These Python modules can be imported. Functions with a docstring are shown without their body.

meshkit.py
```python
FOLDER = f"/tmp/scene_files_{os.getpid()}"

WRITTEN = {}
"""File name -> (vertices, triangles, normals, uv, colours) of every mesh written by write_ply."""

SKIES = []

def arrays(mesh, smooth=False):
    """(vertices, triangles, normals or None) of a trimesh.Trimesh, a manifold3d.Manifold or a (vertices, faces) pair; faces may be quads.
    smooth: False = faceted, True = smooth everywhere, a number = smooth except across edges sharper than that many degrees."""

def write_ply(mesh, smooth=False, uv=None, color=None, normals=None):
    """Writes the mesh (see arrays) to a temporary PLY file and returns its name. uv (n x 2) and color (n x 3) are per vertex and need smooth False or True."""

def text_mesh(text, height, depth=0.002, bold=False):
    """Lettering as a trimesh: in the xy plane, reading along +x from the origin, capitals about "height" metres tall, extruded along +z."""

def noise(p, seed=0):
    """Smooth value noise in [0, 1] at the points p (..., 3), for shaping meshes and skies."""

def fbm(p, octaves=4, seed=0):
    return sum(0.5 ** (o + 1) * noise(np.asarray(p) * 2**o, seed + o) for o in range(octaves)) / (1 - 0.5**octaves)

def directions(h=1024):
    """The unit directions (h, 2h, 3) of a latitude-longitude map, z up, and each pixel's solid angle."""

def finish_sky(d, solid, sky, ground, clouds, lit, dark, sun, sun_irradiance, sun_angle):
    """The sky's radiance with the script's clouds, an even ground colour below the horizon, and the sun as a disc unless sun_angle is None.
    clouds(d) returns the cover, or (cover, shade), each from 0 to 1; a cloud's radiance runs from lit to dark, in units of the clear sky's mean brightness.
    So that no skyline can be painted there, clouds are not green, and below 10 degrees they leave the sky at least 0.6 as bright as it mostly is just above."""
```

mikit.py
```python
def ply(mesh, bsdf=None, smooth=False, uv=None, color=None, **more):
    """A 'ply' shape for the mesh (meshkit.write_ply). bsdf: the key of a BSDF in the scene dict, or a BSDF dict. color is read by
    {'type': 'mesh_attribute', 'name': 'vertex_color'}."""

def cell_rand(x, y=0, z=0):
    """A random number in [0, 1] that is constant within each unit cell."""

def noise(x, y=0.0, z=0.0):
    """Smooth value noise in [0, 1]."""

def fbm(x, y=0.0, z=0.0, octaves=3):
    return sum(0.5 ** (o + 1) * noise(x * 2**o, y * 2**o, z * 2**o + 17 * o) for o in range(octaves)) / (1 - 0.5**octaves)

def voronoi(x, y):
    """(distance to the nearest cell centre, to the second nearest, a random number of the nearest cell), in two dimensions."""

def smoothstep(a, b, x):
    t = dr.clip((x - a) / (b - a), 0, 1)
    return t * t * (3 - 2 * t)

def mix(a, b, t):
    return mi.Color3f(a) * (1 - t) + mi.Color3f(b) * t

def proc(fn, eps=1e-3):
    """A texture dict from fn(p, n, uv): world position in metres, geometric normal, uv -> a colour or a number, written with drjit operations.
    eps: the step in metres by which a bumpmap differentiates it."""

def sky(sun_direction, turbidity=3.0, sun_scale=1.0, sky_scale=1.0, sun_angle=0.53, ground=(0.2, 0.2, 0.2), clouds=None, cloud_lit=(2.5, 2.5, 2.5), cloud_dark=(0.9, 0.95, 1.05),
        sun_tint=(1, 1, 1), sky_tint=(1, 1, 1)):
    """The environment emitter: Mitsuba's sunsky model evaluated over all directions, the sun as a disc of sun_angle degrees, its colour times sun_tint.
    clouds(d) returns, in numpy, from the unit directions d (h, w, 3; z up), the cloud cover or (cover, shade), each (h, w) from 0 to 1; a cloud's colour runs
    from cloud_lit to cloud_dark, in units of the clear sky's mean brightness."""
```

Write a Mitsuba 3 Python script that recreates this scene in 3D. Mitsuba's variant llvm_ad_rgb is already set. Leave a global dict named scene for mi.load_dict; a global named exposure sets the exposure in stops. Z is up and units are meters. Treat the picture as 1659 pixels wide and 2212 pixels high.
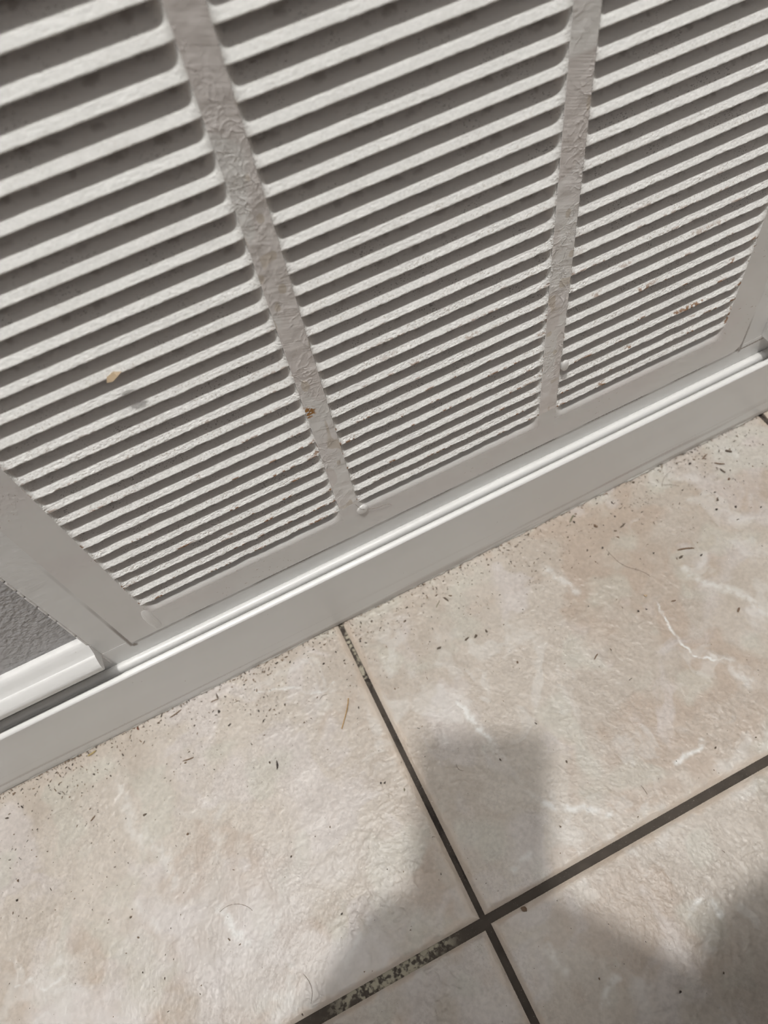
import math, random
import numpy as np, trimesh, drjit as dr, mitsuba as mi
import manifold3d as m3
import shapely.geometry as sg
import mikit, meshkit
from mikit import ply, proc, noise, fbm, voronoi, smoothstep, mix

T = mi.ScalarTransform4f
scene, labels = {}, {}
rng = np.random.default_rng(7)
random.seed(7)

# ---------------------------------------------------------------- camera, light, exposure
CAM = np.array([0.0, -0.2572, 0.5418])
RIGHT = np.array([0.89394372, -0.43015864, -0.12581009])
DOWN = np.array([-0.43096556, -0.74799438, -0.50475053])
FWD = np.array([0.12301756, 0.50543838, -0.85404843])
scene['camera'] = {'type': 'thinlens', 'aperture_radius': 0.0013, 'focus_distance': 0.42, 'fov': 54.5735, 'fov_axis': 'x', 'near_clip': 0.01, 'far_clip': 50.0,
                   'to_world': T().look_at(origin=CAM.tolist(), target=(CAM + FWD).tolist(), up=(-DOWN).tolist())}
exposure = 0.04
LAMP = (-0.42, -0.75, 0.078, 2200.0)         # round recessed downlight: x, y, disc radius, radiance
FILL_PANEL = (0.0, -0.66, 2.6, 0.5, 21.5)          # added overhead fill panel: x, y, width, depth, radiance
CEIL = 4.60
X0, X1, Y0 = -1.7, 1.9, -2.7          # the small room

# ---------------------------------------------------------------- materials (own surface colours, plus shade painted on the louvers)
def mat(key, d): scene['mat_' + key] = d
def rgb(r, g, b): return {'type': 'rgb', 'value': [r, g, b]}
def princ(color, rough=.5, spec=.5, **k):
    return {'type': 'principled', 'base_color': color if isinstance(color, dict) else rgb(*color), 'roughness': rough, 'specular': spec, **k}
def bumped(b, fn, scale, eps=2e-4):
    return {'type': 'twosided', 'bsdf': {'type': 'bumpmap', 'arbitrary': proc(fn, eps), 'scale': scale, 'bsdf': b}}

def ridge(x, y, z=0.): return 1 - dr.abs(2 * noise(x, y, z) - 1)

# louvers: rough, repeatedly painted steel with dust, grime and some rust along the lower edges
def louver_color(p, n, uv):
    c = mix((.77, .77, .755), (.73, .725, .71), fbm(p.x * 60, p.y * 60, p.z * 60))
    low = smoothstep(.42, .16, p.z)
    gr = fbm(p.x * 1100, p.y * 1100, p.z * 1100, 3)
    c = c * (1 + (gr - .5) * (.22 + .38 * low))                           # grainy brushed-over paint
    pit = smoothstep(.66, .80, noise(p.x * 1500 + 7, p.z * 1500, p.y * 1500)) * smoothstep(.42, .62, fbm(p.x * 45, p.y * 60, p.z * 60 + 5, 2))
    c = mix(c, mi.Color3f(.40, .36, .31), pit * (.15 + .55 * low))
    inner = smoothstep(.0013, .0021, p.y)                                 # dust tint with shade painted into it on the blade's tucked-in half
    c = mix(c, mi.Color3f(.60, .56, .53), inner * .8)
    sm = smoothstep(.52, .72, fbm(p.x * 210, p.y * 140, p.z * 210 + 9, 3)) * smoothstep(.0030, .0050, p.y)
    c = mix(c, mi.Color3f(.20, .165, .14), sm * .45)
    speck = smoothstep(.70, .80, noise(p.x * 1500, p.y * 1500, p.z * 1500)) * smoothstep(.50, .68, fbm(p.x * 80, p.y * 60, p.z * 80 + 9))
    c = mix(c, mi.Color3f(.13, .105, .09), dr.clip(speck * (.10 + .45 * inner), 0, 1))
    ed = smoothstep(.0006, .0001, p.y) * smoothstep(.36, .17, p.z)
    rust = ed * smoothstep(.66, .75, noise(p.x * 130, p.z * 330, 3.)) * smoothstep(.40, .6, fbm(p.x * 700, p.z * 700, p.y * 700, 2))
    c = mix(c, mi.Color3f(.22, .105, .045), rust)
    big = smoothstep(.88, .93, noise(p.x * 60, p.z * 80, 8.)) * smoothstep(.0016, .0006, p.y) * smoothstep(.30, .17, p.z) * smoothstep(.42, .6, fbm(p.x * 600, p.z * 600, p.y * 400, 2))
    return mix(c, mi.Color3f(.24, .12, .05), big * .9)
def louver_bump(p, n, uv):
    low = smoothstep(.42, .16, p.z)
    a = noise(p.x * 900, p.y * 1000, p.z * 1000) * .55 + noise(p.x * 1900, p.y * 1900, p.z * 1900) * .35
    patch = .35 + .65 * smoothstep(.3, .6, fbm(p.x * 28, p.y * 60, p.z * 60 + 4, 2))
    return a * (.35 + .65 * low) * patch + .25 * fbm(p.x * 200, p.y * 260, p.z * 260)
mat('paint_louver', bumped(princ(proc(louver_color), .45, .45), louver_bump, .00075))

# flat painted metal and the crackled uprights
def frame_color(p, n, uv):
    c = mix((.58, .57, .555), (.54, .53, .515), fbm(p.x * 25, p.y * 25, p.z * 25))
    c = mix(c, mi.Color3f(.55, .52, .51), smoothstep(.45, .7, fbm(p.x * 30 + 3, 0, p.z * 30)) * .6)
    d = smoothstep(.93, .95, noise(p.x * 700, p.y * 700, p.z * 700)) * smoothstep(.55, .7, noise(p.x * 30, 4., p.z * 30))
    return mix(c, mi.Color3f(.35, .30, .26), d)
def frame_bump(p, n, uv):
    st = noise((p.x - .35 * p.z) * 60, (p.z + .35 * p.x) * 1900)       # brush strokes
    patch = smoothstep(.60, .72, noise(p.x * 70 + 2.2, p.z * 70, 1.))
    cr = ridge(p.x * 520 + 2 * noise(p.x * 300, p.z * 300), p.z * 420, 2.)
    return st * .10 + cr ** 6 * patch * .30 + .8 * noise(p.x * 45, p.z * 45, 7.)
mat('paint_frame', bumped(princ(proc(frame_color), .34, .5), frame_bump, .00035))
def mull_color(p, n, uv):
    c = frame_color(p, n, uv) * 1.13
    pt = smoothstep(.52, .60, noise(p.x * 60, p.z * 38 + .5, 5.))
    c = mix(c, mi.Color3f(.57, .53, .51), pt * .7)
    c = mix(c, mi.Color3f(.42, .36, .28), smoothstep(.80, .88, noise(p.x * 210, p.z * 110, 2.)) * .55)
    r = smoothstep(.006, .003, dr.sqrt(dr.square(p.x - .0352) + dr.square(p.z - .2348))) * smoothstep(.35, .6, noise(p.x * 900, p.z * 900))
    return mix(c, mi.Color3f(.28, .13, .03), r)
def mull_bump(p, n, uv):
    m = smoothstep(.46, .66, noise(p.x * 75, p.z * 42 + 3.1, 1.))
    wx, wz = noise(p.x * 260, p.z * 260, 1.), noise(p.x * 260, p.z * 260, 6.)
    a = ridge(p.x * 330 + 1.3 * wx, p.z * 210 + 1.3 * wz, 2.)
    b = ridge(p.x * 620 + wx, p.z * 470 + wz, 9.)
    st = noise((p.x - .35 * p.z) * 60, (p.z + .35 * p.x) * 1500)
    return m * (a ** 10 * .60 + b ** 9 * .30) + .12 * st + .7 * noise(p.x * 160, p.z * 160, 3.)
mat('paint_crackled', bumped(princ(proc(mull_color), .36, .5), mull_bump, .00055))
mat('paint_drip', {'type': 'twosided', 'bsdf': princ((.59, .58, .565), .3, .5)})

# baseboard, cap moulding, casing
def trim_color(p, n, uv):
    c = mix((.60, .60, .59), (.565, .56, .55), fbm(p.x * 14, p.y * 30, p.z * 40))
    face = smoothstep(-.0105, -.0118, p.y)
    sc = smoothstep(.55, .8, noise((p.x + 1.5 * p.z) * 9, p.z * 420, 2.)) * smoothstep(.030, .006, p.z) * face
    c = mix(c, mi.Color3f(.36, .33, .31), sc * .6)
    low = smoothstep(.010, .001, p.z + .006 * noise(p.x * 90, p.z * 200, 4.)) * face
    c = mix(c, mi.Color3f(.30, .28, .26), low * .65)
    sc2 = smoothstep(.0022, .0008, dr.abs(p.z - .016 - .03 * (p.x - .28))) * smoothstep(.22, .25, p.x) * smoothstep(.345, .31, p.x) * face
    c = mix(c, mi.Color3f(.40, .36, .35), sc2 * .55)
    d = smoothstep(.975, .985, noise(p.x * 430, p.y * 430, p.z * 430))
    back = smoothstep(.0004, .0007, p.y)
    gap = smoothstep(.0013, .0002, dr.abs(p.z - .0942 - .0006 * noise(p.x * 60, 0., 3.) + .001 * p.x)) * smoothstep(.40, .60, noise(p.x * 38, 6., 1.))
    gap = dr.maximum(gap, smoothstep(.0018, .0003, dr.abs(p.x + .1281)) * smoothstep(.24, .10, p.z + .06 * noise(p.z * 60, 2.)) * smoothstep(.0900, .0925, p.z))
    gap = dr.maximum(gap, smoothstep(.0018, .0003, dr.abs(p.x - .3588)) * smoothstep(.20, .10, p.z + .06 * noise(p.z * 60, 2.)) * smoothstep(.0900, .0925, p.z))
    wob = .0018 * fbm(p.x * 400, p.z * 400, 2., 2)
    gap = dr.maximum(gap, smoothstep(.0034, .0018, dr.sqrt(dr.square(p.x + .1262) + dr.square(p.z - .0915)) + wob))
    gap = dr.maximum(gap, smoothstep(.0036, .0016, dr.sqrt(dr.square(p.x - .3562) + dr.square(p.z - .0955)) + wob)) * back
    c = mix(c, mi.Color3f(.12, .09, .07), gap * .85)
    return mix(c, mi.Color3f(.25, .20, .16), d * .8)
def trim_bump(p, n, uv):
    return .20 * noise(p.x * 40, p.y * 900, p.z * 1300) + .6 * fbm(p.x * 120, p.y * 120, p.z * 120) * smoothstep(.07, .085, p.z) + .35 * noise(p.x * 22, p.y * 40, p.z * 40)
mat('paint_trim', bumped(princ(proc(trim_color), .36, .4), trim_bump, .00040))
mat('caulk_dirty', bumped(princ((.34, .33, .30), .5, .4), trim_bump, .0006))
mat('caulk', bumped(princ((.60, .59, .58), .4, .5), trim_bump, .0006))

def wall_bump(p, n, uv): return noise(p.x * 420, p.z * 420, p.y * 420) + .5 * noise(p.x * 900, p.z * 1000, 3.)
mat('wall_paint', bumped(princ((.345, .34, .345), .42, .5), wall_bump, .0008, 2e-4))
mat('plaster', {'type': 'twosided', 'bsdf': {'type': 'diffuse', 'reflectance': rgb(.30, .30, .30)}})
mat('ceiling_paint', {'type': 'twosided', 'bsdf': {'type': 'diffuse', 'reflectance': rgb(.62, .62, .61)}})
mat('duct_metal', {'type': 'twosided', 'bsdf': princ((.10, .09, .085), .7, .3)})

# tiles
GX, GY = [-.7937, -.3937, .0032, .4028, .8028], [-.2402]
VEINS = [  # polylines in the floor plane (metres), half width, strength
 ([(.2603,-.0985),(.2638,-.1161),(.2719,-.1272),(.2827,-.1397),(.2883,-.1555)], .0040, .55),
 ([(.2240,-.1137),(.2232,-.1261),(.2216,-.1419),(.2205,-.1514),(.2237,-.1631),(.2292,-.1688),(.2366,-.1720)], .0012, 1.),
 ([(.2300,-.166),(.2366,-.1720),(.2408,-.1742),(.2401,-.1874),(.2433,-.1955)], .0040, .55),
 ([(.0536,-.1097),(.0561,-.1224),(.0594,-.1335),(.0626,-.1443)], .0034, .85),
 ([(.0626,-.1443),(.0677,-.1612),(.0670,-.1748),(.0715,-.1973)], .0020, .22),
 ([(.0715,-.1973),(.0805,-.2058),(.0943,-.2121),(.1042,-.2242)], .0030, .8),
 ([(.1882,-.2095),(.1842,-.2137),(.1733,-.2143),(.1667,-.2157)], .0024, .75),
 ([(-.0746,-.0329),(-.0481,-.0441),(-.0340,-.0564),(-.0207,-.0526)], .0012, .6),
 ([(-.1490,-.1587),(-.1446,-.1742),(-.1407,-.1862)], .0036, .75),
 ([(-.1141,-.1772),(-.1185,-.1840),(-.1343,-.1908)], .0026, .35),
 ([(-.2028,-.1278),(-.1914,-.1515)], .0040, .3),
 ([(-.2904,-.1402),(-.2777,-.1406),(-.2704,-.1511),(-.2569,-.1476)], .0014, .6),
 ([(.1175,-.2929),(.1231,-.2900),(.1345,-.2885),(.1343,-.2955),(.1345,-.3026)], .0024, .7),
 ([(.0427,-.3102),(.0504,-.3036),(.0586,-.3010)], .0030, .5),
 ([(-.1935,-.0489),(-.1918,-.0881),(-.1761,-.1059),(-.1723,-.1272)], .0055, .4),
 ([(-.1274,-.0966),(-.1385,-.1081),(-.1408,-.1300)], .0040, .35),
 ([(.1681,-.0514),(.1731,-.0634),(.1770,-.0768)], .0042, .5),
 ([(.0346,-.2231),(.0483,-.2176)], .0024, .5),
 ([(-.0893,-.2236),(-.0750,-.2137),(-.0652,-.2069)], .0030, .4),
 ([(-.1161,-.2108),(-.1248,-.2203),(-.1319,-.2302)], .0034, .4),
 ([(.0298,-.2698),(.0297,-.2806),(.0308,-.2864)], .0034, .4),
]
def tile_color(p, n, uv):
    x, y = p.x, p.y
    w1, w2 = fbm(x * 30, y * 30, 1., 3) - .5, fbm(x * 30, y * 30, 8., 3) - .5
    big = fbm(x * 9 + w1, y * 9 + w2, 3., 4)
    c = mix((.475, .415, .355), (.545, .490, .430), smoothstep(.35, .65, big))
    c = mix(c, mi.Color3f(.45, .36, .29), smoothstep(.52, .74, fbm(x * 14 + 2 * w2, y * 14, 11., 4)) * .75)      # tan clouds
    c = mix(c, mi.Color3f(.585, .54, .52), smoothstep(.54, .72, fbm(x * 22, y * 22 + 2 * w1, 21., 4)) * .6)        # lilac white clouds
    c = mix(c, mi.Color3f(.53, .515, .45), smoothstep(.56, .74, fbm(x * 34 + w2, y * 34, 31., 3)) * .5)             # greenish cream
    c = c * (1 - .06 * smoothstep(-.2395, -.2415, y))                        # the nearer row is a slightly greyer batch
    fine = fbm(x * 520, y * 520, 2., 3)
    c = c * (.87 + .26 * fine)
    c = mix(c, mi.Color3f(.655, .62, .60), smoothstep(.30, .62, fbm(x * 26 + w1, y * 26, 81., 4)) * smoothstep(-.10, -.17, y + .25 * (x + .15)) * smoothstep(-.01, -.08, x) * smoothstep(-.262, -.235, y) * .55)   # whiter corner of the left tile
    dn = smoothstep(.50, .72, fbm(x * 900, y * 900, 5., 2)) * smoothstep(.45, .65, fbm(x * 40, y * 40, 41., 3))
    c = mix(c, mi.Color3f(.36, .31, .27), dn * .28)
    v = mi.Float(0)
    jx, jy = x + .008 * w1 + .0042 * (fbm(x * 190, y * 190, 0., 3) - .5), y + .008 * w2 + .0042 * (fbm(x * 190, y * 190, 9., 3) - .5)
    for pts, hw, s in VEINS:
        for (ax, ay), (bx, by) in zip(pts[:-1], pts[1:]):
            ex, ey = bx - ax, by - ay
            t = dr.clip(((jx - ax) * ex + (jy - ay) * ey) / (ex * ex + ey * ey), 0, 1)
            d = dr.sqrt(dr.square(jx - ax - t * ex) + dr.square(jy - ay - t * ey))
            v = dr.maximum(v, s * smoothstep(hw * 1.5, 0., d))
    v = v * (.25 + .85 * smoothstep(.25, .7, fbm(x * 260, y * 260, 7., 3)))
    v = dr.maximum(v, smoothstep(.56, .72, fbm(x * 55 + 3 * w1, y * 55 + 3 * w2, 4., 4)) * smoothstep(.52, .68, fbm(x * 11, y * 11, 51., 2)) * .28)
    c = mix(c, mi.Color3f(.74, .735, .71), dr.clip(v, 0, 1))
    e = mi.Float(1)
    for gx in GX: e = dr.minimum(e, dr.abs(x - gx))
    for gy in GY: e = dr.minimum(e, dr.abs(y - gy))
    eb = smoothstep(.0085, .004, e + .005 * (noise(x * 150, y * 150, 3.) - .5))
    return mix(c, mi.Color3f(.54, .445, .36), eb * .6) * .71                                                              # worn, paler rim
def tile_bump(p, n, uv):
    x, y = p.x, p.y
    w = fbm(x * 60, y * 60, 4., 3)
    m = smoothstep(.42, .62, fbm(x * 18, y * 18, 61., 3))
    peb = smoothstep(.45, .9, noise(x * 330 + 2 * w, y * 330, 1.))
    return 1.0 * w + m * (.55 * fbm(x * 170 + w, y * 170, 6., 3) + peb * .45) + .5 * fbm(x * 520, y * 520, 2., 3)
mat('tile_glaze', bumped(princ(proc(tile_color), .42, .42), tile_bump, .0006, 2e-4))
def grout_color(p, n, uv):
    c = mix((.036, .029, .023), (.062, .050, .040), fbm(p.x * 120, p.y * 120, 1.))
    pale = dr.maximum(smoothstep(-.012, -.03, p.x) * smoothstep(-.115, -.09, p.x) * smoothstep(-.232, -.238, p.y), smoothstep(-.075, -.055, p.y) * smoothstep(-.02, .0, p.x) * smoothstep(.02, .01, p.x))
    k = smoothstep(.36, .64, fbm(p.x * 520, p.y * 520, 4., 4)) * smoothstep(.25, .5, fbm(p.x * 110, p.y * 110, 24., 2))
    c = mix(c, mi.Color3f(.30, .275, .215), pale * k)
    d = smoothstep(.55, .72, fbm(p.x * 160, p.y * 90, 14., 3)) * smoothstep(-.235, -.225, p.y)
    c = mix(c, mi.Color3f(.018, .013, .010), d * .8)
    return mix(c, mi.Color3f(.45, .42, .38), smoothstep(.94, .97, noise(p.x * 2600, p.y * 2600)) * .5)
def grout_bump(p, n, uv): return fbm(p.x * 500, p.y * 500, 3., 3) + .6 * noise(p.x * 170, p.y * 170)
mat('grout', bumped(princ(proc(grout_color), .75, .3), grout_bump, .0010))

for k, c, r in (('crumb_b', (.13, .085, .055), .7), ('crumb_d', (.085, .065, .048), .7), ('crumb_k', (.045, .036, .030), .6), ('crumb_g', (.15, .14, .09), .7), ('crumb_r', (.17, .07, .045), .6),
                ('crumb_y', (.30, .23, .11), .6), ('crumb_t', (.38, .29, .19), .7), ('straw', (.33, .21, .09), .5), ('hair', (.16, .12, .09), .5), ('grit_white', (.85, .84, .82), .25)):
    mat(k, {'type': 'twosided', 'bsdf': princ(c, r, .4)})
def grit_color(p, n, uv): return mix((.155, .11, .075), (.055, .045, .037), smoothstep(.25, .75, noise(p.x * 700, p.y * 700)))
mat('grit', {'type': 'twosided', 'bsdf': princ(proc(grit_color), .7, .3)})
mat('phone_black', princ((.02, .02, .022), .25, .5)); mat('phone_glass', princ((.012, .012, .014), .06, .5))
mat('skin', princ((.55, .36, .27), .5, .4)); mat('hair_dark', princ((.04, .028, .02), .6, .3))
mat('shirt', {'type': 'twosided', 'bsdf': princ((.10, .12, .16), .8, .2)}); mat('jeans', {'type': 'twosided', 'bsdf': princ((.06, .08, .13), .8, .2)})
mat('shoe', princ((.05, .05, .05), .6, .3)); mat('eye_white', princ((.8, .8, .78), .3)); mat('lamp_trim', princ((.8, .8, .78), .4))

# ---------------------------------------------------------------- helpers
def key_for(name):
    if name not in USED: USED[name] = 0; return name
    USED[name] += 1; return f'{name}_{USED[name]:03d}'
USED = {}
def part(name, mesh, bsdf, parent=None, smooth=30, **k):
    key = key_for((parent + '__' if parent else '') + name)
    scene[key] = ply(mesh, 'mat_' + bsdf, smooth, **k)
    return key
def thing(name, label=None, cat=None, group=None, kind=None):
    key = key_for(name); tag(key, label, cat, group, kind); return key
def tag(key, label=None, cat=None, group=None, kind=None):
    labels[key] = {k: v for k, v in (('label', label), ('category', cat), ('group', group), ('kind', kind)) if v}
def prism(pts, x0, x1, n=1):
    """A (y, z) outline swept along x."""
    m = trimesh.creation.extrude_polygon(sg.Polygon(pts), x1 - x0, engine='earcut')
    v = np.array(m.vertices); return trimesh.Trimesh(np.stack([x0 + v[:, 2], v[:, 0], v[:, 1]], 1), np.array(m.faces), process=False)
def plate(poly, y0, y1):
    """An (x, z) outline with thickness along y."""
    m = trimesh.creation.extrude_polygon(poly, y1 - y0, engine='earcut')
    v = np.array(m.vertices); return trimesh.Trimesh(np.stack([v[:, 0], y0 + v[:, 2], v[:, 1]], 1), np.array(m.faces)[:, ::-1], process=False)
def rbox(a, b, r=.001, seg=12):
    (x0, y0, z0), (x1, y1, z1) = a, b
    s = m3.Manifold.sphere(r, seg)
    return m3.Manifold.batch_hull([s.translate((x, y, z)) for x in (x0 + r, x1 - r) for y in (y0 + r, y1 - r) for z in (z0 + r, z1 - r)])
def tm(man):
    g = man.to_mesh(); return trimesh.Trimesh(g.vert_properties[:, :3], g.tri_verts, process=False)
def grid_faces(nu, nv, closed_v=False):
    i, j = np.meshgrid(np.arange(nu - 1), np.arange(nv if closed_v else nv - 1), indexing='ij')
    j2 = (j + 1) % nv
    return np.stack([i * nv + j, (i + 1) * nv + j, (i + 1) * nv + j2, i * nv + j2], -1).reshape(-1, 4)
def tube(pts, rad, sides=6):
    p = np.asarray(pts, float); t = np.gradient(p, axis=0); t /= np.linalg.norm(t, axis=1, keepdims=True)
    a = np.cross(t, [0, 0, 1.]); a /= np.linalg.norm(a, axis=1, keepdims=True) + 1e-12; b = np.cross(t, a)
    ang = np.arange(sides) * 2 * np.pi / sides; rad = np.broadcast_to(rad, (len(p),))
    v = p[:, None] + rad[:, None, None] * (np.cos(ang)[None, :, None] * a[:, None] + np.sin(ang)[None, :, None] * b[:, None])
    f = grid_faces(len(p), sides, True)
    return trimesh.Trimesh(v.reshape(-1, 3), np.vstack([f[:, [0, 1, 2]], f[:, [0, 2, 3]]]), process=False)
def spline(pts, n=14):
    from scipy.interpolate import CubicSpline
    p = np.asarray(pts, float); u = np.r_[0, np.cumsum(np.linalg.norm(np.diff(p, axis=0), axis=1))]
    return CubicSpline(u, p)(np.linspace(0, u[-1], n)) if len(p) > 2 else np.linspace(p[0], p[1], n)

# ---------------------------------------------------------------- the floor: grout bed and tiles
fl = thing('floor', 'floor of large cream and tan stone-look tiles with dark recessed grout', kind='structure')
G = np.linspace(0, 1, 2)
def bed():
    xs = np.r_[X0, np.linspace(-.34, .44, 300), X1]; ys = np.r_[Y0, np.linspace(-.44, -.012, 170), .006]
    X, Y = np.meshgrid(xs, ys, indexing='ij'); P = np.stack([X, Y, 0 * X], -1)
    Z = -.0036 + .0008 * (meshkit.fbm(P * 90, 3, 5) - .5)
    return trimesh.Trimesh(np.stack([X, Y, Z], -1).reshape(-1, 3), np.vstack([q for q in (lambda f: (f[:, [0, 1, 2]], f[:, [0, 2, 3]]))(grid_faces(len(xs), len(ys)))]), process=False)
part('grout', bed(), 'grout', fl, True)
def tile_mesh(x0, x1, y0, y1, step, seed, fx=None, fy=None):
    def axis(a, b):
        e = np.array([0, .0004, .0009, .0015, .0022, .003, .004, .005, .0065])
        n = max(2, int((b - a - .013) / step)); return np.r_[a + e, np.linspace(a + .0065, b - .0065, n)[1:-1], (b - e)[::-1]]
    xs, ys = axis(x0, x1), axis(y0, y1)
    X, Y = np.meshgrid(xs, ys, indexing='ij'); P = np.stack([X, Y, 0 * X + seed * 3.7], -1)
    d = np.minimum(np.minimum(X - x0, x1 - X), np.minimum(Y - y0, y1 - Y))
    wob = meshkit.fbm(P * 130, 3, seed + 2)
    ed = np.clip(d / (.0016 + .0042 * wob), 0, 1)
    n1 = meshkit.fbm(P * 16, 4, seed)
    led = np.floor(n1 * 9 + .8 * meshkit.fbm(P * 70, 2, seed + 9)) / 9
    big = meshkit.fbm(P * 7, 3, seed + 5)
    ridged = 1 - np.abs(2 * meshkit.fbm(P * 30, 4, seed + 4) - 1)
    Z = .0011 * (big - .5) + .0010 * (.45 * n1 + .55 * led - .5) + .0007 * (meshkit.fbm(P * 60, 3, seed + 1) - .5) + .0006 * (ridged - .7)
    Z = Z * np.clip(d / .02, .25, 1) - .0012 * (1 - ed) ** 1.7
    v = np.stack([X, Y, Z], -1); nu, nv = X.shape
    f = grid_faces(nu, nv); loop = np.r_[np.arange(nv), np.arange(1, nu) * nv + nv - 1, (nu - 1) * nv + np.arange(nv - 2, -1, -1), np.arange(nu - 2, 0, -1) * nv]
    top = v.reshape(-1, 3); sk = top[loop] * [1, 1, 0] + [0, 0, -.008]; b = len(top); k = np.arange(len(loop)); k2 = (k + 1) % len(loop)
    side = np.stack([loop[k2], loop[k], b + k, b + k2], -1)[:, ::-1]
    fs = np.vstack([f, side]); return trimesh.Trimesh(np.vstack([top, sk]), np.vstack([fs[:, [0, 1, 2]], fs[:, [0, 2, 3]]]), process=False)
def mtile(*a, **k):
    m = tile_mesh(*a, **k); trimesh.repair.fix_normals(m); return m
part('tile', tile_mesh(-.3914, .0012, -.2375, -.0090, .0013, 1), 'tile_glaze', fl, 40)
part('tile', tile_mesh(.0052, .4004, -.2372, -.0090, .0013, 2), 'tile_glaze', fl, 40)
part('tile', tile_mesh(-.3914, .0012, -.6370, -.2448, .0030, 3), 'tile_glaze', fl, 40)
part('tile', tile_mesh(.0062, .4004, -.6370, -.2430, .0016, 4), 'tile_glaze', fl, 40)
sd = 10
for i in range(-5, 5):
    for j in range(0, 7):
        xa, xb = .0052 + .4 * i, .4004 + .4 * i
        ya, yb = (-.2372, -.0090) if j == 0 else (-.2430 - .4 * j + .006, -.2430 - .4 * (j - 1))
        if (i in (-1, 0) and j in (0, 1)): continue
        xa, xb, ya = max(xa, X0), min(xb, X1), max(ya, Y0)
        if xb - xa < .03 or yb - ya < .03: continue
        sd += 1
        part('tile', tile_mesh(xa, xb, ya, yb, .012, sd), 'tile_glaze', fl, 40)

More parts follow.
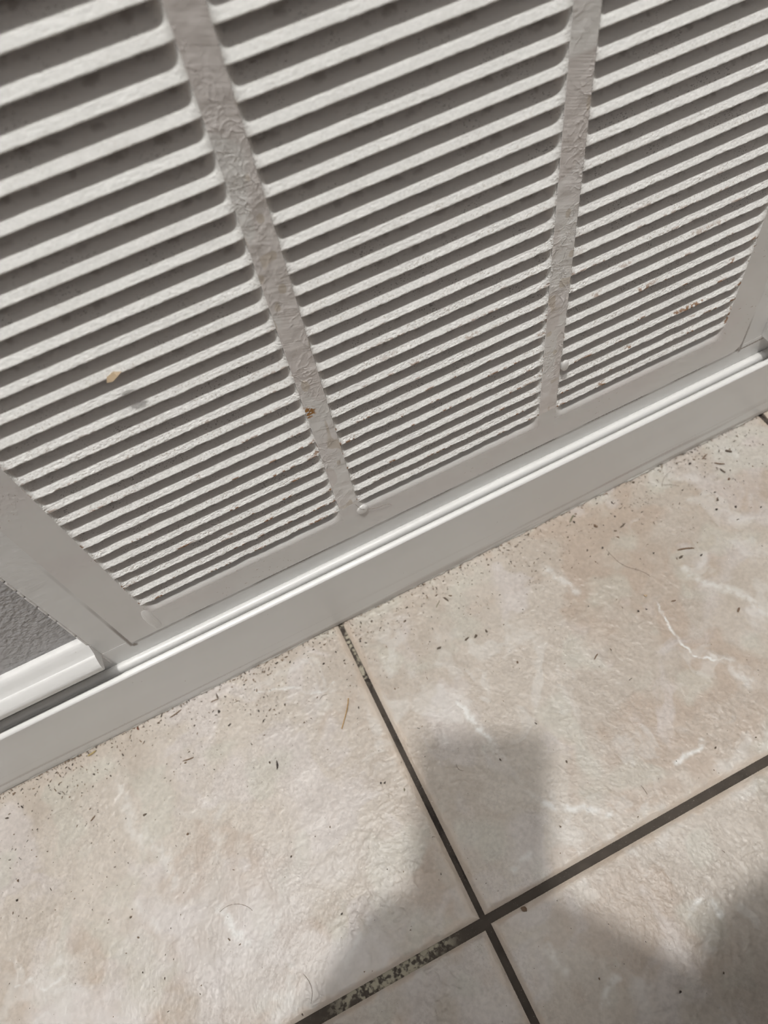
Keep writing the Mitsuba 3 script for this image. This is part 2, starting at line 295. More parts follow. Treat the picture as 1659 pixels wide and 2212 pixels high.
# ---------------------------------------------------------------- walls, ceiling
YW = .0070
opening = sg.box(-.1150, .1220, .3450, .5400)
wl = thing('wall_back', 'grey painted wall with a fine orange-peel texture around the vent', kind='structure')
part('plasterboard', plate(sg.box(X0, 0, X1, CEIL).difference(opening), YW, YW + .10), 'wall_paint', wl, False)
dv = trimesh.creation.box(bounds=[(-.1150, YW + .001, .1220), (.3450, .19, .5400)])
dm = trimesh.Trimesh(dv.vertices, dv.faces[np.abs(dv.face_normals[:, 1] + 1) > .1], process=False)
part('duct', dm, 'duct_metal', wl, False); labels['wall_back__duct'] = {'label': 'dark sheet metal duct cavity behind the louvers'}
for nm, a, b in (('wall_left', (X0 - .1, Y0 - .1, 0), (X0, YW + .1, CEIL)), ('wall_right', (X1, Y0 - .1, 0), (X1 + .1, YW + .1, CEIL)), ('wall_front', (X0, Y0 - .1, 0), (X1, Y0, CEIL))):
    tag(part(nm, trimesh.creation.box(bounds=[a, b]), 'plaster', None, False), 'plain plastered wall of the room', kind='structure')
tag(part('ceiling', trimesh.creation.box(bounds=[(X0 - .1, Y0 - .1, CEIL), (X1 + .1, YW + .1, CEIL + .1)]), 'ceiling_paint', None, False), 'plain white ceiling', kind='structure')

# ---------------------------------------------------------------- baseboard, cap mouldings, vent casing
def arc(cy, cz, r, a0, a1, n=12):
    a = np.radians(np.linspace(a0, a1, n)); return [(cy + r * math.cos(t), cz + r * math.sin(t)) for t in a]
base = [(YW, .0012), (-.0120, .0012)] + [(-.0120, .0762), (-.0117, .0770), (-.0110, .0776), (-.0098, .0780), (-.0086, .0782), (-.0081, .0779), (-.0079, .0770), (-.0076, .0732), (-.0047, .0731)] + arc(-.0022, .0762, .0033, 222, 15, 20) + [(.0007, .0765), (.0008, .0775), (.0008, .0985), (YW, .0985)]
bb = thing('baseboard_back', 'white painted baseboard with a rounded bead along its top and grey scuffs near the floor', kind='structure')
def wavy(mesh, amp, f, seed):
    v = np.array(mesh.vertices); return mesh
part('board', prism(base, X0, X1), 'paint_trim', bb, 35)
# grey caulk smears along the joint of baseboard and tile
def smear(xa, xb, seed, w=.0022):
    xs = np.linspace(xa, xb, int((xb - xa) / .0012) + 3); n = meshkit.fbm(np.stack([xs * 160, 0 * xs + seed, 0 * xs], -1), 3, seed)
    pts = np.stack([xs, -.0118 - .0004 * n, .0006 + 0 * xs], -1); r = .0001 + w * .55 * np.clip(n - .42, 0, 1) * np.minimum(1, np.minimum(xs - xa, xb - xs) / .004 + .05)
    return tube(pts, r, 6)
for k, (a, b) in enumerate(((-.33, -.20), (-.20, -.02), (.012, .10), (.10, .22), (.22, .395))):
    part('caulk_smear', smear(a, b, k + 3, .0022 if a < .2 else .0044), 'caulk_dirty', bb, True)

# cap: only on the wall outside the vent casing
cap = [(YW, .0985), (-.0100, .0985), (-.0108, .0992), (-.0110, .1030), (-.0104, .1046)] + [(-.0092, .1062), (-.0078, .1078), (-.0062, .1094), (-.0050, .1102), (-.0040, .1103)] + \
      [(-.0030, .1112), (-.0016, .1132), (.0000, .1158), (.0014, .1176), (.0030, .1188), (.0046, .1194), (YW, .1196)]
for n, (a, b) in enumerate(((X0, -.1470), (.3768, X1))):
    t1 = thing(f'trim_{n + 1}', ('glossy white cap moulding on the baseboard left of the vent casing', 'glossy white cap moulding on the baseboard at the right edge, beside the vent casing')[n], kind='structure')
    part('moulding', prism(cap, a, b), 'paint_trim', t1, 35)
YC = .0009
cs = thing('trim_3', 'flat white painted wooden casing framing the vent grille', kind='structure')
part('side_casing', tm(rbox((-.1474, YC, .0740), (-.1145, YW + .002, .60), .0012)), 'paint_trim', cs)
part('side_casing', tm(rbox((.3455, YC, .0740), (.3772, YW + .002, .60), .0012)), 'paint_trim', cs)
part('bottom_rail', tm(rbox((-.1150, YC + .0001, .0740), (.3460, YW + .002, .1235), .0006)), 'paint_trim', cs)
part('top_rail', tm(rbox((-.1150, YC, .5390), (.3460, YW + .002, .60), .0012)), 'paint_trim', cs)
zz = np.linspace(.082, .595, 260); nn = meshkit.fbm(np.stack([zz * 45, 0 * zz, 0 * zz], -1), 2, 3)
part('caulk_bead', tube(np.stack([-.1474 + 0 * zz, .0011 + .0002 * nn, zz], -1), .0006 + .0003 * nn, 8), 'caulk', cs, True)
labels['trim_3__caulk_bead'] = {'label': 'thin line of white caulk along the left casing'}

# ---------------------------------------------------------------- the return air grille
P, Z0, NROW = .0127, .1332, 30
COLS = [(-.1042, .0341), (.0469, .1829), (.1962, .3325)]
ZT = Z0 + P * NROW
T1, T2, BEND = math.radians(22), math.radians(42), .0038
gr = thing('return_air_grille', 'white painted stamped steel return air grille with three columns of louvers above the baseboard', 'air vent')
def frame():
    outer = sg.Polygon([(-.1268, .0960), (.3510, .0955), (.3550, .0975), (.3575, .1020), (.3575, ZT + .022), (-.1268, ZT + .022)])
    hole = sg.box(COLS[0][0], Z0 - P, COLS[-1][1], ZT)
    fill = [sg.box(COLS[i][1], Z0 - P, COLS[i + 1][0], Z0) for i in (0, 1)]
    f = outer.difference(hole).union(fill[0]).union(fill[1])
    f = f.difference(sg.box(0, 0, 0, 0))
    ms = []
    for ins, y0, y1 in ((.0004, 0., .00015), (.00015, .00015, .0003), (0., .0003, .0007)):
        o = outer.buffer(-ins).intersection(f) if ins else f
        ms.append(plate(o, y0, y1))
    for a, b in COLS:                                                # upper edge of the lower flange, rolled back under the first louver
        xs = np.r_[a, a + np.linspace(0, .008, 12)[1:], np.linspace(a + .008, b - .008, 30)[1:-1], b - np.linspace(0, .008, 12)[::-1][:-1], b]
        S = np.clip(np.minimum(xs - a, b - xs) / .0075, 0, 1); S = S * S * (3 - 2 * S)
        t = np.linspace(0, 1, 17); al = P * t; y = al * 0
        for tt, w in zip(np.r_[t[:-1] + np.diff(t) / 2], np.diff(t)): y[t > tt] += w * P * math.sin(T1 * min(1, max(0, (tt - .04) / .16)) + (T2 - T1) * min(1, max(0, (tt - .28) / .12)))
        V = np.stack([np.repeat(xs[:, None], 17, 1), y[None] * S[:, None], Z0 - P + P * t[None] * (1 - .11 * t[None] * S[:, None])], -1)
        B = V[:, ::-1] + [0, .0010, -.0002]
        R = np.concatenate([V, B], 1); f4 = grid_faces(len(xs), 34, True)[:, ::-1]
        ms.append(trimesh.Trimesh(R.reshape(-1, 3), np.vstack([f4[:, [0, 1, 2]], f4[:, [0, 2, 3]]]), process=False))
    return trimesh.util.concatenate(ms)
part('frame', frame(), 'paint_frame', gr, 25)
def mullion(a, b, seed):
    xs = np.r_[a, a + .0004, np.linspace(a + .001, b - .001, 24), b - .0004, b]; zs = np.linspace(Z0, ZT, 700)
    X, Z = np.meshgrid(xs, zs, indexing='ij'); Q = np.stack([X, Z, 0 * X + seed], -1)
    d = np.minimum(X - a, b - X)
    Y = .00035 * (1 - np.clip(d / .0008, 0, 1)) ** 2 - .0003 * (meshkit.fbm(Q * 220, 3, seed) - .5)
    m = np.clip((meshkit.noise(Q * [60, 34, 1], seed + 3) - .45) * 6, 0, 1)
    w = meshkit.fbm(Q * 240, 2, seed + 8)[..., None] * .006
    r = 1 - np.abs(2 * meshkit.noise((Q + w) * [330, 230, 1], seed + 5) - 1)
    Y = Y - .00022 * m * r ** 6 * np.clip(d / .0015, 0, 1)
    F = np.stack([X, Y, Z], -1); f = grid_faces(len(xs), len(zs))
    bk = np.array([[a, .0012, Z0], [b, .0012, Z0], [b, .0012, ZT], [a, .0012, ZT]]); n = len(xs) * len(zs)
    L, R_ = np.arange(len(zs)), (len(xs) - 1) * len(zs) + np.arange(len(zs))
    tri = [f[:, [0, 1, 2]], f[:, [0, 2, 3]], [[n, n + 2, n + 1], [n, n + 3, n + 2]]]
    v = np.vstack([F.reshape(-1, 3), bk, F[0] + [0, .0012, 0], F[-1] + [0, .0012, 0]])
    n2 = n + 4; k = np.arange(len(zs) - 1); m2 = len(zs)
    tri += [np.stack([L[k], n2 + k, n2 + k + 1], 1), np.stack([L[k], n2 + k + 1, L[k + 1]], 1), np.stack([R_[k], n2 + m2 + k + 1, n2 + m2 + k], 1), np.stack([R_[k], R_[k + 1], n2 + m2 + k + 1], 1)]
    return trimesh.Trimesh(v, np.vstack(tri), process=False)
for i in (0, 1): part('mullion', mullion(COLS[i][1] - .0003, COLS[i + 1][0] + .0003, 20 + i), 'paint_crackled', gr, True)
labels['return_air_grille__mullion'] = {'label': 'wider upright bar with cracked and wrinkled paint, between the left and middle louvers'}
labels['return_air_grille__mullion_001'] = {'label': 'upright bar between the middle and right louvers'}

def louver(a, b, zc, seed):
    e = np.linspace(0, .0095, 15); n = 70
    xs = np.r_[a + e, np.linspace(a + .0095, b - .0095, n)[1:-1], (b - e)[::-1]]
    La, Lb = .0040 + .0016 * random.random(), .0058 + .0018 * random.random()
    S = np.minimum(np.clip((xs - a) / La, 0, 1), np.clip((b - xs) / Lb, 0, 1)); S = 1 - (1 - S) ** 2.6
    lowness = np.clip((.34 - zc) / .15, 0, 1)
    q = np.stack([xs, 0 * xs + zc * 7, 0 * xs + seed], -1)
    edge = (.0003 + .0007 * lowness) * (meshkit.fbm(q * [420, 1, 1], 3, seed) - .5) + .0010 * lowness * np.clip(meshkit.noise(q * [90, 1, 1], seed + 4) - .62, 0, 1)
    th = (1 + .08 * (random.random() - .5)) * (1 + .12 * (meshkit.noise(q * [9, 1, 1], seed + 2) - .5))
    s = np.array([1, .8, .6, .48, .42, .38, .34, .30, .25, .2, .12, .05, .015]) * P            # front skin from the tucked upper edge to the lower lip
    t = .00095
    prof = [(sv, 0.) for sv in s] + [(-.0002, .00025), (-.0001, .00070), (.0004, t), (.004, t), (.0085, t), (P, t), (P + .0001, .0005)]
    prof = np.array(prof)                                                # (along, depth behind the front skin)
    al = prof[:, 0][None] + np.where(prof[:, 0] < .0022, edge[:, None] * np.clip(1 - prof[:, 0] / .0022, 0, 1)[None], 0) * np.minimum(S, 1)[:, None]
    al = np.clip(al, -.0006 * S[:, None] - .00001, P - .00008)
    dep = prof[:, 1][None]
    w = np.clip((al - BEND + .0006) / .0012, 0, 1)
    y1 = np.minimum(al, BEND) * math.sin(T1) + np.maximum(al - BEND, 0) * math.sin(T2)
    z1 = np.minimum(al, BEND) * math.cos(T1) + np.maximum(al - BEND, 0) * math.cos(T2)
    g = (th * S)[:, None]; slope = np.where(al < BEND, T1, T2) * g
    Y = y1 * g + dep * np.cos(slope); Z = zc + al + (z1 - al) * S[:, None] - dep * np.sin(slope)
    V = np.stack([np.repeat(xs[:, None], len(prof), 1), Y, Z], -1); k = len(prof)
    V[..., 1] += .00012 * (meshkit.fbm(V * 330, 2, seed) - .5)
    f = grid_faces(len(xs), k, True)[:, ::-1]
    caps = [[(len(xs) - 1) * k + i for i in (0, j, j + 1)] for j in range(1, k - 1)] + [[i for i in (0, j + 1, j)] for j in range(1, k - 1)]
    return trimesh.Trimesh(V.reshape(-1, 3), np.vstack([f[:, [0, 1, 2]], f[:, [0, 2, 3]], caps]), process=False)
for c, (a, b) in enumerate(COLS):
    for k in range(NROW):
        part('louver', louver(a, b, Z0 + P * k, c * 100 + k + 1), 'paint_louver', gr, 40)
labels['return_air_grille__louver'] = {'label': 'white louver with a rough, rust-flecked lower edge'}

def blob(pos, rx, ry, rz, rot=0, seed=1):
    s = trimesh.creation.icosphere(3, 1.0); v = np.sign(s.vertices) * np.abs(s.vertices) ** np.array([.85, 1, .85]) * [rx, ry, rz]
    v *= (1 + .12 * (meshkit.fbm(s.vertices * 1.5, 2, seed)[:, None] - .5)); c_, s_ = math.cos(rot), math.sin(rot)
    return trimesh.Trimesh(np.stack([v[:, 0] * c_ - v[:, 2] * s_ + pos[0], v[:, 1] + pos[1], v[:, 0] * s_ + v[:, 2] * c_ + pos[2]], 1), s.faces, process=False)
part('paint_drip', blob((-.1057, .0004, .1125), .0036, .0015, .0150, 0, 1), 'paint_drip', gr, True)
part('paint_drip', blob((.0488, .0002, .1225), .0040, .0019, .0044, 0, 2), 'paint_drip', gr, True)
part('paint_drip', blob((.1988, -.0008, .1745), .0026, .0016, .0046, 0, 3), 'paint_drip', gr, True)
labels['return_air_grille__paint_drip'] = {'label': 'long dried drip of paint below the lowest left slot'}
# a flake of paint lifting off a louver's edge
fv = np.array([[-.0432, -.0030, .3118], [-.0405, -.0043, .3122], [-.0375, -.0046, .3142], [-.0352, -.0036, .3148], [-.0385, -.0024, .3155], [-.0420, -.0022, .3140]])
fk = trimesh.Trimesh(np.vstack([fv, fv + [0, .0003, -.0002]]), [[0, 1, 5], [1, 4, 5], [1, 2, 4], [2, 3, 4], [6, 11, 7], [7, 11, 10], [7, 10, 8], [8, 10, 9]] + [[i, (i + 1) % 6 + 6, (i + 1) % 6] for i in range(6)] + [[i, i + 6, (i + 1) % 6 + 6] for i in range(6)], process=False)
part('paint_flake', fk, 'crumb_t', gr, False); labels['return_air_grille__paint_flake'] = {'label': 'brownish flake of paint peeling off a left louver'}

# ---------------------------------------------------------------- dirt on the floor
def chunk(rx, ry, rz, seed):
    r = np.random.default_rng(seed); v = r.normal(size=(14, 3)); v /= np.linalg.norm(v, axis=1, keepdims=True)
    v *= r.uniform(.75, 1.15, (14, 1)); h = trimesh.convex.convex_hull(v * [rx, ry, rz]); return h
LIST = [(.2641,-.084,.276,-.0888,1.6,'b'),(.2607,-.0909,.2647,-.089,2.3,'d'),(-.0808,-.0857,-.0828,-.0927,2.1,'k'),(-.143,-.054,-.1356,-.0549,1.2,'b'),(-.1433,-.0178,-.1331,-.0168,1.2,'b'),(-.1047,-.0177,-.1048,-.0225,1.9,'d'),(-.1107,-.0218,-.1048,-.0225,.9,'b'),(-.1082,-.0311,-.1068,-.0326,2.4,'k'),(-.1688,-.0134,-.1675,-.0158,2.2,'r'),(-.2086,-.0165,-.2023,-.0151,1.9,'y'),(.0899,-.0729,.0937,-.0699,2.0,'d'),(.0824,-.0706,.0867,-.0695,1.7,'d'),(.0608,-.0664,.0649,-.0661,2.0,'d'),(.0849,-.0299,.0875,-.0359,1.7,'d'),(.0764,-.036,.0812,-.0315,.8,'g'),(.3533,-.0269,.3575,-.031,2.0,'d'),(.3386,-.0323,.3449,-.0376,1.3,'b'),(.3382,-.0379,.3398,-.0447,1.7,'d'),(.3324,-.0243,.339,-.0228,1.3,'b'),(.3213,-.0226,.3214,-.0243,2.6,'k'),(.2067,-.0223,.2124,-.0175,1.5,'g'),(.209,-.0226,.2097,-.025,2.1,'k'),(.2216,-.0333,.2222,-.0371,2.8,'b'),(.237,-.0461,.2437,-.0445,1.5,'d'),(.2698,-.1466,.2734,-.1447,1.8,'b'),(.1588,-.1282,.1635,-.1259,1.1,'b'),(.1709,-.1531,.1747,-.1521,1.1,'d'),(.1935,-.2187,.196,-.2179,1.1,'d'),(-.182,-.0771,-.1787,-.0767,1.7,'d'),(-.218,-.0625,-.214,-.0606,1.2,'b'),(-.1564,-.1029,-.155,-.104,2.1,'b'),(-.276,-.0771,-.2745,-.0778,2.2,'b'),(-.2782,-.0885,-.2782,-.0901,1.9,'k'),(.3112,-.0685,.3125,-.0697,2.5,'k'),(.3422,-.0838,.3425,-.0845,2.1,'k'),(.3251,-.075,.3273,-.0738,1.8,'k'),(.3184,-.0616,.3176,-.0637,2.2,'d'),(.3376,-.0502,.3392,-.0517,2.3,'b'),(.2072,-.1118,.2091,-.1119,1.9,'k'),(.2138,-.1128,.215,-.1139,1.5,'k'),(.2464,-.0768,.2473,-.0778,1.9,'k'),(.2764,-.0955,.2768,-.0967,2.2,'k'),(.2152,-.0539,.2159,-.0548,1.9,'k'),(.2035,-.0497,.2045,-.0508,1.9,'d'),(.2705,-.0156,.2729,-.0155,2.1,'d'),(.1078,-.1032,.1091,-.1043,2.0,'b'),(.1004,-.0701,.1008,-.0729,1.6,'d'),(-.0216,-.0351,-.0211,-.0358,2.4,'k'),(-.0244,-.0205,-.0237,-.0217,1.7,'d'),(-.0068,-.0409,-.0052,-.0401,1.4,'d'),(.0615,-.1579,.0626,-.1599,1.3,'d'),(.1015,-.1796,.1016,-.1817,1.6,'d'),(-.0197,-.1342,-.0195,-.1353,1.6,'k'),(-.0172,-.1351,-.017,-.1362,1.9,'k'),(-.0066,-.1453,-.0073,-.1474,1.3,'g'),(-.0777,-.1959,-.0774,-.1966,1.6,'k'),(.0273,-.2439,.0306,-.2463,3.6,'b'),(.0882,-.322,.0885,-.3229,1.9,'k'),(.1164,-.3244,.1166,-.3258,1.6,'d'),(.0499,-.2963,.0498,-.297,1.6,'b'),(.2189,-.1039,.2213,-.1035,3.4,'t'),(.234,-.1167,.2372,-.118,1.4,'b')]
NAMED = {0: ('wood_splinter', 'brown wooden splinter lying flat on the right-hand tile, longest of the bits there', 'splinter'), 2: ('black_flake', 'black elongated flake lying alone on the left tile', 'flake'),
         8: ('paint_chip', 'small reddish brown chip against the foot of the baseboard', 'chip'), 9: ('grass_bit', 'yellowish brown dry bit lying against the baseboard at the left', 'plant bit'),
         56: ('mud_clod', 'dark brown clod at the edge of the grout line right of where the lines cross', 'clod'), 60: ('tan_flake', 'small square tan flake lying on the right-hand tile', 'flake'),
         3: ('twig', 'thin brown twig lying on the left tile a little way from the baseboard', 'twig'), 4: ('twig', 'thin brown twig lying close along the baseboard, left of the grout line', 'twig')}
def crumb_words():
    sets = {}
    for i, (xa, ya, xb, yb, w, c) in enumerate(LIST):
        if i in NAMED: continue
        x, y, L = (xa + xb) / 2, (ya + yb) / 2, math.hypot(xb - xa, yb - ya) * 1000
        look = {'b': 'brown', 'd': 'dark brown', 'k': 'black', 'g': 'greenish', 'y': 'yellowish', 'r': 'reddish', 't': 'tan'}[c] + (' sliver' if L > 2 * w else ' crumb')
        tile = ('on the left tile' if x < .003 else 'on the right tile') if y > -.24 else 'below the long grout line'
        zone = '' if y < -.24 else (' near the baseboard' if y > -.040 else ' off the baseboard' if y > -.095 else ' mid-tile')
        sets.setdefault(look + ' ' + tile + zone, []).append((x, i))
    out, num = {}, 'two three four five six seven eight nine ten'.split()
    for text, its in sets.items():
        its.sort()
        for k, (x, i) in enumerate(its):
            n = len(its); place = 'leftmost' if k == 0 else 'rightmost' if k == n - 1 else ('second', 'third', 'fourth', 'fifth', 'sixth', 'seventh', 'eighth')[k - 1] + ' from left'
            out[i] = text if n == 1 else f'{text}, {place} of {num[n - 2]}'
    return out
CRUMB = crumb_words()
for i, (xa, ya, xb, yb, w, c) in enumerate(LIST):
    L = max(math.hypot(xb - xa, yb - ya), .0014); ang = math.atan2(yb - ya, xb - xa); w = w * .001
    el = L / w > 2.2
    m = chunk(L * .55, w * .5, min(w * .45, .0011), 300 + i)
    if el and c in 'bgy':
        p = np.stack([np.linspace(-L / 2, L / 2, 7), .05 * L * np.sin(np.linspace(0, 3, 7) + i), 0 * np.arange(7)], -1); m = tube(p, w * .42 * np.array([.55, .9, 1, .95, 1, .85, .5]), 6)
    ca, sa = math.cos(ang), math.sin(ang); v = np.array(m.vertices); zmin = v[:, 2].min()
    v = np.stack([v[:, 0] * ca - v[:, 1] * sa + (xa + xb) / 2, v[:, 0] * sa + v[:, 1] * ca + (ya + yb) / 2, v[:, 2] - zmin + .0001], 1)
    nm, lb, ct = NAMED.get(i, ('dirt_crumb', CRUMB[i] if i in CRUMB else '', 'crumb'))
    key = part(nm, trimesh.Trimesh(v, m.faces, process=False), 'crumb_' + c, None, False)
    tag(key, lb, ct, 'dirt crumbs strewn over the tiles' if nm == 'dirt_crumb' else None)
def strand(name, pts, r, m, label, cat, z=.0006, group=None):
    p = spline([(x, y, z) for x, y in pts], 18); p[1:-1, 2] += .0006 * np.sin(np.linspace(0, math.pi, 16))
    key = part(name, tube(p, r, 6), m, None, True); tag(key, label, cat, group); return key
strand('dry_grass_stem', [(-.0154, -.0689), (-.0192, -.0755), (-.0235, -.0810), (-.0290, -.0873)], .00040, 'straw', 'golden brown dry grass stem lying on the left tile beside the grout line', 'grass stem')
for pts, lb in (([(.2175, -.0568), (.2182, -.0652), (.2215, -.0759), (.2272, -.0827), (.2328, -.0927)], 'long fine curved hair on the right-hand tile below the baseboard'),
                ([(-.1509, -.1593), (-.1453, -.1584), (-.1377, -.1606), (-.1305, -.1684)], 'short arched hair on the left tile, at the white vein'),
                ([(-.1132, -.2160), (-.1116, -.2206), (-.1113, -.2253), (-.1125, -.2288), (-.1149, -.2324)], 'dark curved hair near the lower edge of the left tile'),
                ([(.1367, -.2160), (.1370, -.2228)], 'short straight hair on the right-hand tile just above the long grout line'),
                ([(.1580, -.2714), (.1589, -.2734)], 'very short dark hair on the tile below the long grout line'),
                ([(.2889, -.0302), (.2961, -.0239), (.3044, -.0213)], 'curled hair among crumbs close to the baseboard at the right'),
                ([(.2903, -.0294), (.2960, -.0328), (.3011, -.0368)], 'straight hair among crumbs close to the baseboard at the right'),
                ([(-.0353, -.0600), (-.0314, -.0581), (-.0289, -.0586)], 'tiny bent hair beside the thin white vein on the left tile'),
                ([(.0332, -.1473), (.0336, -.1520), (.0355, -.1537)], 'tiny bent hair in the shadowed part of the right-hand tile')):
    strand('hair', pts, .00010, 'hair', lb, 'hair', .0004)
hp = spline([(.0453, -.0008, .1330), (.0470, -.0016, .1280), (.0500, -.0016, .1235), (.0520, -.0010, .1215), (.0560, -.0009, .1185), (.0600, -.0010, .1175), (.0687, -.0006, .1125)], 24)
tag(part('hair', tube(hp, .00009, 5), 'hair', None, True), 'fine hair stuck to the lower frame of the grille under the cracked upright bar', 'hair')
# fine grit, too much to count
r = np.random.default_rng(11); ms = {'grit': [], 'grit_white': []}
cl = [(r.uniform(-.33, .40), -.012 - r.exponential(.014)) for _ in range(26)]
tpl = [chunk(1, 1, .6, 900 + i) for i in range(12)]
def add(x, y, s, e, m):
    t = tpl[r.integers(12)]; a = r.uniform(0, math.pi); v = t.vertices * [s * e, s / e ** .4, s * .8]; ca, sa = math.cos(a), math.sin(a)
    ms[m].append(trimesh.Trimesh(np.stack([v[:, 0] * ca - v[:, 1] * sa + x, v[:, 0] * sa + v[:, 1] * ca + y, v[:, 2] + s * .3 + .0001], 1), t.faces, process=False))
for i in range(2500):
    u = r.random()
    if u < .22: c = cl[r.integers(len(cl))]; x, y = c[0] + r.normal() * .008, c[1] + r.normal() * .006
    elif u < .70: x, y = r.uniform(-.34, .405), -.0125 - r.exponential(.030)
    else: x, y = r.uniform(-.34, .405), r.uniform(-.24, -.0125)
    if y > -.0122: y = -.0124 - abs(y + .0122) * .3
    if y < -.236 or -.0005 < x < .0068: continue
    near = math.exp(-(-.0122 - y) / .05)
    s = r.lognormal(-8.08, .45) * (.75 + .6 * near); add(x, y, min(s, .0009), r.uniform(1, 2.2), 'grit')
for i in range(520):                                                                # the dark line of dirt in the joint
    x = r.uniform(-.34, .40); add(x, -.0124 - abs(r.normal()) * .0006, r.uniform(.0002, .00055), r.uniform(1, 2.2), 'grit')
for i in range(160): add(r.uniform(-.33, .12), r.uniform(-.36, -.246), r.uniform(.0001, .0003), r.uniform(1, 2), 'grit')
for i in range(150): add(r.uniform(-.34, .40), r.uniform(-.235, -.013), r.uniform(.0001, .00028), 1., 'grit_white')
for m, nm, lb in (('grit', 'fine_grit', 'dark brown fine grit scattered over the tiles, thickest along the baseboard'), ('grit_white', 'fine_grit', 'glinting white grains scattered over the tiles')):
    tag(part(nm, trimesh.util.concatenate(ms[m]), m, None, False), lb, 'grit', kind='stuff')

# ---------------------------------------------------------------- ceiling lamp, and a fill panel added for soft overhead light
lt = thing('ceiling_lamp', 'round recessed ceiling lamp above the vent', 'lamp')
x, y, rd, L = LAMP
ring = trimesh.creation.annulus(rd, rd + .03, .006); ring.apply_translation((x, y, CEIL - .012)); part('trim_ring', ring, 'lamp_trim', lt)
d = trimesh.creation.cylinder(rd * .985, .004, sections=48); d.apply_translation((x, y, CEIL - .012))
k = part('diffuser', d, 'lamp_trim', lt); scene[k]['emitter'] = {'type': 'area', 'radiance': rgb(L, L * .98, L * .945)}
lt = thing('added_fill_panel', 'large rectangular fill light panel added on the ceiling', 'lamp')
x, y, w, h, L = FILL_PANEL
part('fill_panel_frame', tm(rbox((x - w / 2 - .02, y - h / 2 - .02, CEIL - .004), (x + w / 2 + .02, y + h / 2 + .02, CEIL + .004), .001)), 'lamp_trim', lt)
d = trimesh.creation.box(bounds=[(x - w / 2, y - h / 2, CEIL - .008), (x + w / 2, y + h / 2, CEIL - .005)])
k = part('diffuser', d, 'lamp_trim', lt, False); scene[k]['emitter'] = {'type': 'area', 'radiance': rgb(L, L * .98, L * .945)}

# ---------------------------------------------------------------- the photographer, crouching behind the phone whose shadow falls on the tiles
def ph(a, b, c): return CAM + a * RIGHT + b * DOWN + c * FWD
def chain(*segs):
    out = []
    for seg in segs:
        for (p, r1), (q, r2) in zip(seg[:-1], seg[1:]):
            out.append(m3.Manifold.batch_hull([m3.Manifold.sphere(r1, 20).translate(tuple(map(float, p))), m3.Manifold.sphere(r2, 20).translate(tuple(map(float, q)))]))
    return m3.Manifold.batch_boolean(out, m3.OpType.Add)
def smoothed(man, e=.012, it=8):
    t = tm(man.refine_to_length(e)); t.merge_vertices(); trimesh.smoothing.filter_taubin(t, iterations=it); return t
pm = thing('phone', 'black mobile phone held by the photographer above the tiles', 'phone')
def pbox(a, b, r):
    M = np.eye(4)[:3]; M = np.column_stack([RIGHT, DOWN, FWD, CAM]); return tm(rbox(a, b, r, 16).transform(M))
part('body', pbox((-.0625, -.0490, -.0105), (.0185, .1220, -.0030), .0036), 'phone_black', pm)
part('screen', pbox((-.0600, -.0465, -.0112), (.0160, .1195, -.0100), .0005), 'phone_glass', pm)
part('camera_lens', tm(m3.Manifold.cylinder(.0018, .0075, .0075, 32).transform(np.column_stack([RIGHT, DOWN, FWD, ph(0, 0, -.0032)]))), 'phone_glass', pm)
pe = thing('person', 'person in dark shirt and jeans crouching and holding a phone in both hands', 'person')
def hand(mir):
    f = (lambda a: -.0435 - a) if mir else (lambda a: a); q = lambda a, b, c: ph(f(a), b, c)
    w = q(.072, .138, -.022) if mir else q(.096, .104, -.026); seg = []
    kn = [q(.036, b, .000) for b in (.066, .084, .102, .118)]
    for k_, b, l in zip(kn, (.062, .080, .098, .114), (.92, 1., .95, .78)):
        seg.append([(w, .022), (k_, .0105)])
        seg.append([(k_, .0098), (q(.036 - .020 * l, b, .0115), .0088), (q(.036 - .038 * l, b - .003, .0085), .0080), (q(.036 - .054 * l, b - .004, .0062), .0070)])
    seg.append([(w, .020), (q(.050, .112, -.024), .0125), (q(.026, .092, -.023), .0102), (q(.006, .080, -.0205), .0088)])
    return w, seg
wr, hs = hand(False); wl_, hl = hand(True)
eR, eL, sR, sL = np.array([.26, -.40, .60]), np.array([-.22, -.57, .58]), np.array([.20, -.63, .84]), np.array([-.17, -.63, .84])
nk, hd = np.array([.03, -.58, .91]), np.array([.10, -.53, 1.0])
pel, hR, hL = np.array([-.03, -.99, .33]), np.array([.07, -.98, .32]), np.array([-.13, -.98, .32])
kR, kL, aR, aL, tR, tL = np.array([.24, -.68, .50]), np.array([-.34, -.66, .50]), np.array([.17, -.88, .09]), np.array([-.25, -.88, .09]), np.array([.21, -.68, .035]), np.array([-.31, -.68, .035])
ch = np.array([0., -.74, .72])
arms = [[(wr, .026), (eR, .040)], [(eR, .042), (sR, .055)], [(wl_, .026), (eL, .040)], [(eL, .042), (sL, .055)]]
torso = [[(pel, .14), (np.array([-.03, -.90, .52]), .125), (ch, .135)], [(sR, .06), (ch, .11), (sL, .06)], [(sR, .055), (nk, .055), (sL, .055)]]
legs = [[(hR, .095), (kR, .060), (aR, .045)], [(hL, .095), (kL, .060), (aL, .045)]]
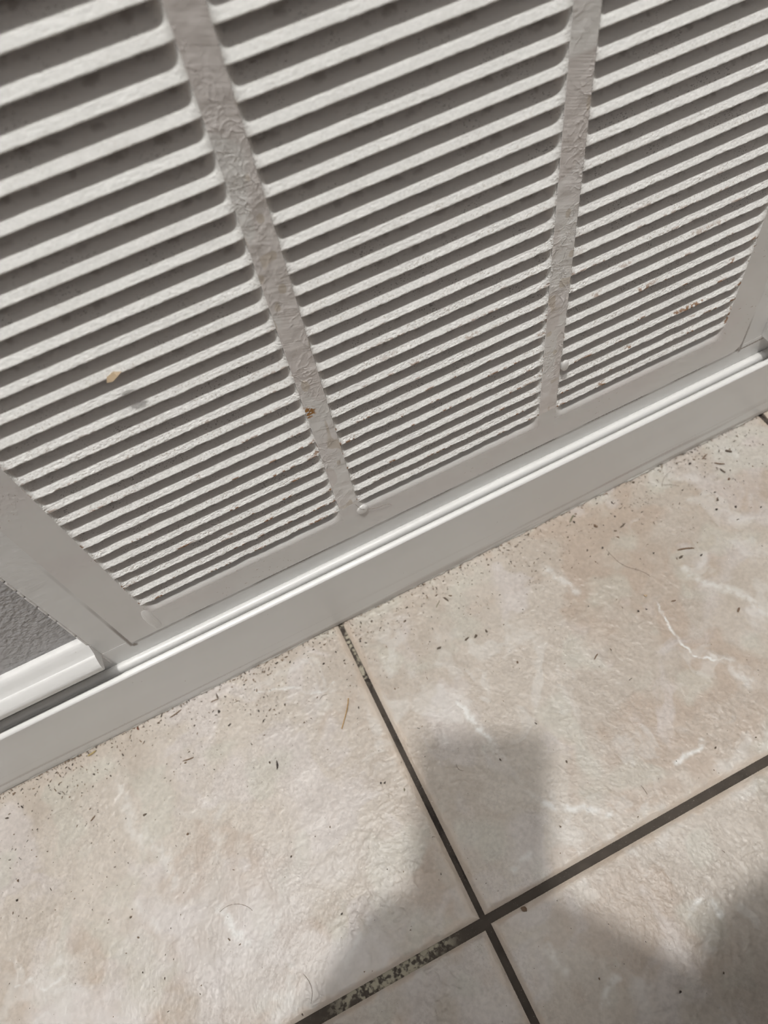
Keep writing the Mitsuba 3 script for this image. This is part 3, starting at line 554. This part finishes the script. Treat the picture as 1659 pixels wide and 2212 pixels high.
headp = [[(nk, .055), (hd + [0, -.01, -.05], .058)], [(hd + [0, -.025, .02], .092), (hd + [0, .035, -.045], .062)], [(hd + [0, .045, .02], .060), (hd + [0, .045, -.06], .040)],
         [(hd + [0, .098, .005], .008), (hd + [0, .118, -.025], .013)], [(hd + [-.088, -.01, .005], .014), (hd + [-.090, -.012, -.02], .010)], [(hd + [.088, -.01, .005], .014), (hd + [.090, -.012, -.02], .010)],
         [(hd + [-.020, .098, -.058], .007), (hd + [.020, .098, -.058], .007)]]
part('body', smoothed(chain(*arms, *torso, *legs, *headp), .014, 6), 'skin', pe, True)
hands = tm(chain(*hs).refine_to_length(.004)); hands2 = tm(chain(*hl).refine_to_length(.004))
for h_ in (hands, hands2): h_.merge_vertices(); trimesh.smoothing.filter_taubin(h_, iterations=6)
part('hand', hands, 'skin', pe, True); part('hand', hands2, 'skin', pe, True)
grow = lambda seg, d: [[(p, r_ + d) for p, r_ in s_] for s_ in seg]
mid = lambda a, b, t: a + (b - a) * t
slv = [[(sR, .064), (eR, .058)], [(eR, .058), (mid(eR, wr, .8), .046)], [(sL, .064), (eL, .058)], [(eL, .058), (mid(eL, wl_, .8), .046)]]
part('shirt', smoothed(chain(*grow(torso[:2], .012), [(sR, .064), (mid(nk, sR, .35), .058)], [(sL, .064), (mid(nk, sL, .35), .058)], *slv), .014, 6), 'shirt', pe, True)
part('trousers', smoothed(chain([(pel, .150), (pel + [0, .03, .08], .142)], [(hR, .108), (kR, .073), (mid(kR, aR, .93), .060)], [(hL, .108), (kL, .073), (mid(kL, aL, .93), .060)]), .014, 6), 'jeans', pe, True)
for a_, t_ in ((aR, tR), (aL, tL)): part('shoe', smoothed(chain([(a_ + [0, 0, -.02], .052), (a_ + [0, -.03, -.048], .040), ], [(a_ + [0, 0, -.03], .048), (t_ + [0, 0, .002], .036)]), .012, 4), 'shoe', pe, True)
part('hair', smoothed(chain([(hd + [0, -.045, .035], .092), (hd + [0, .03, .06], .062)], [(hd + [0, -.055, .0], .085), (hd + [0, -.05, -.05], .06)]), .012, 4), 'hair_dark', pe, True)
for s_ in (-1, 1):
    e_ = trimesh.creation.icosphere(2, .012); e_.apply_translation(hd + [s_ * .032, .088, .006]); part('eye', e_, 'eye_white', pe, True)
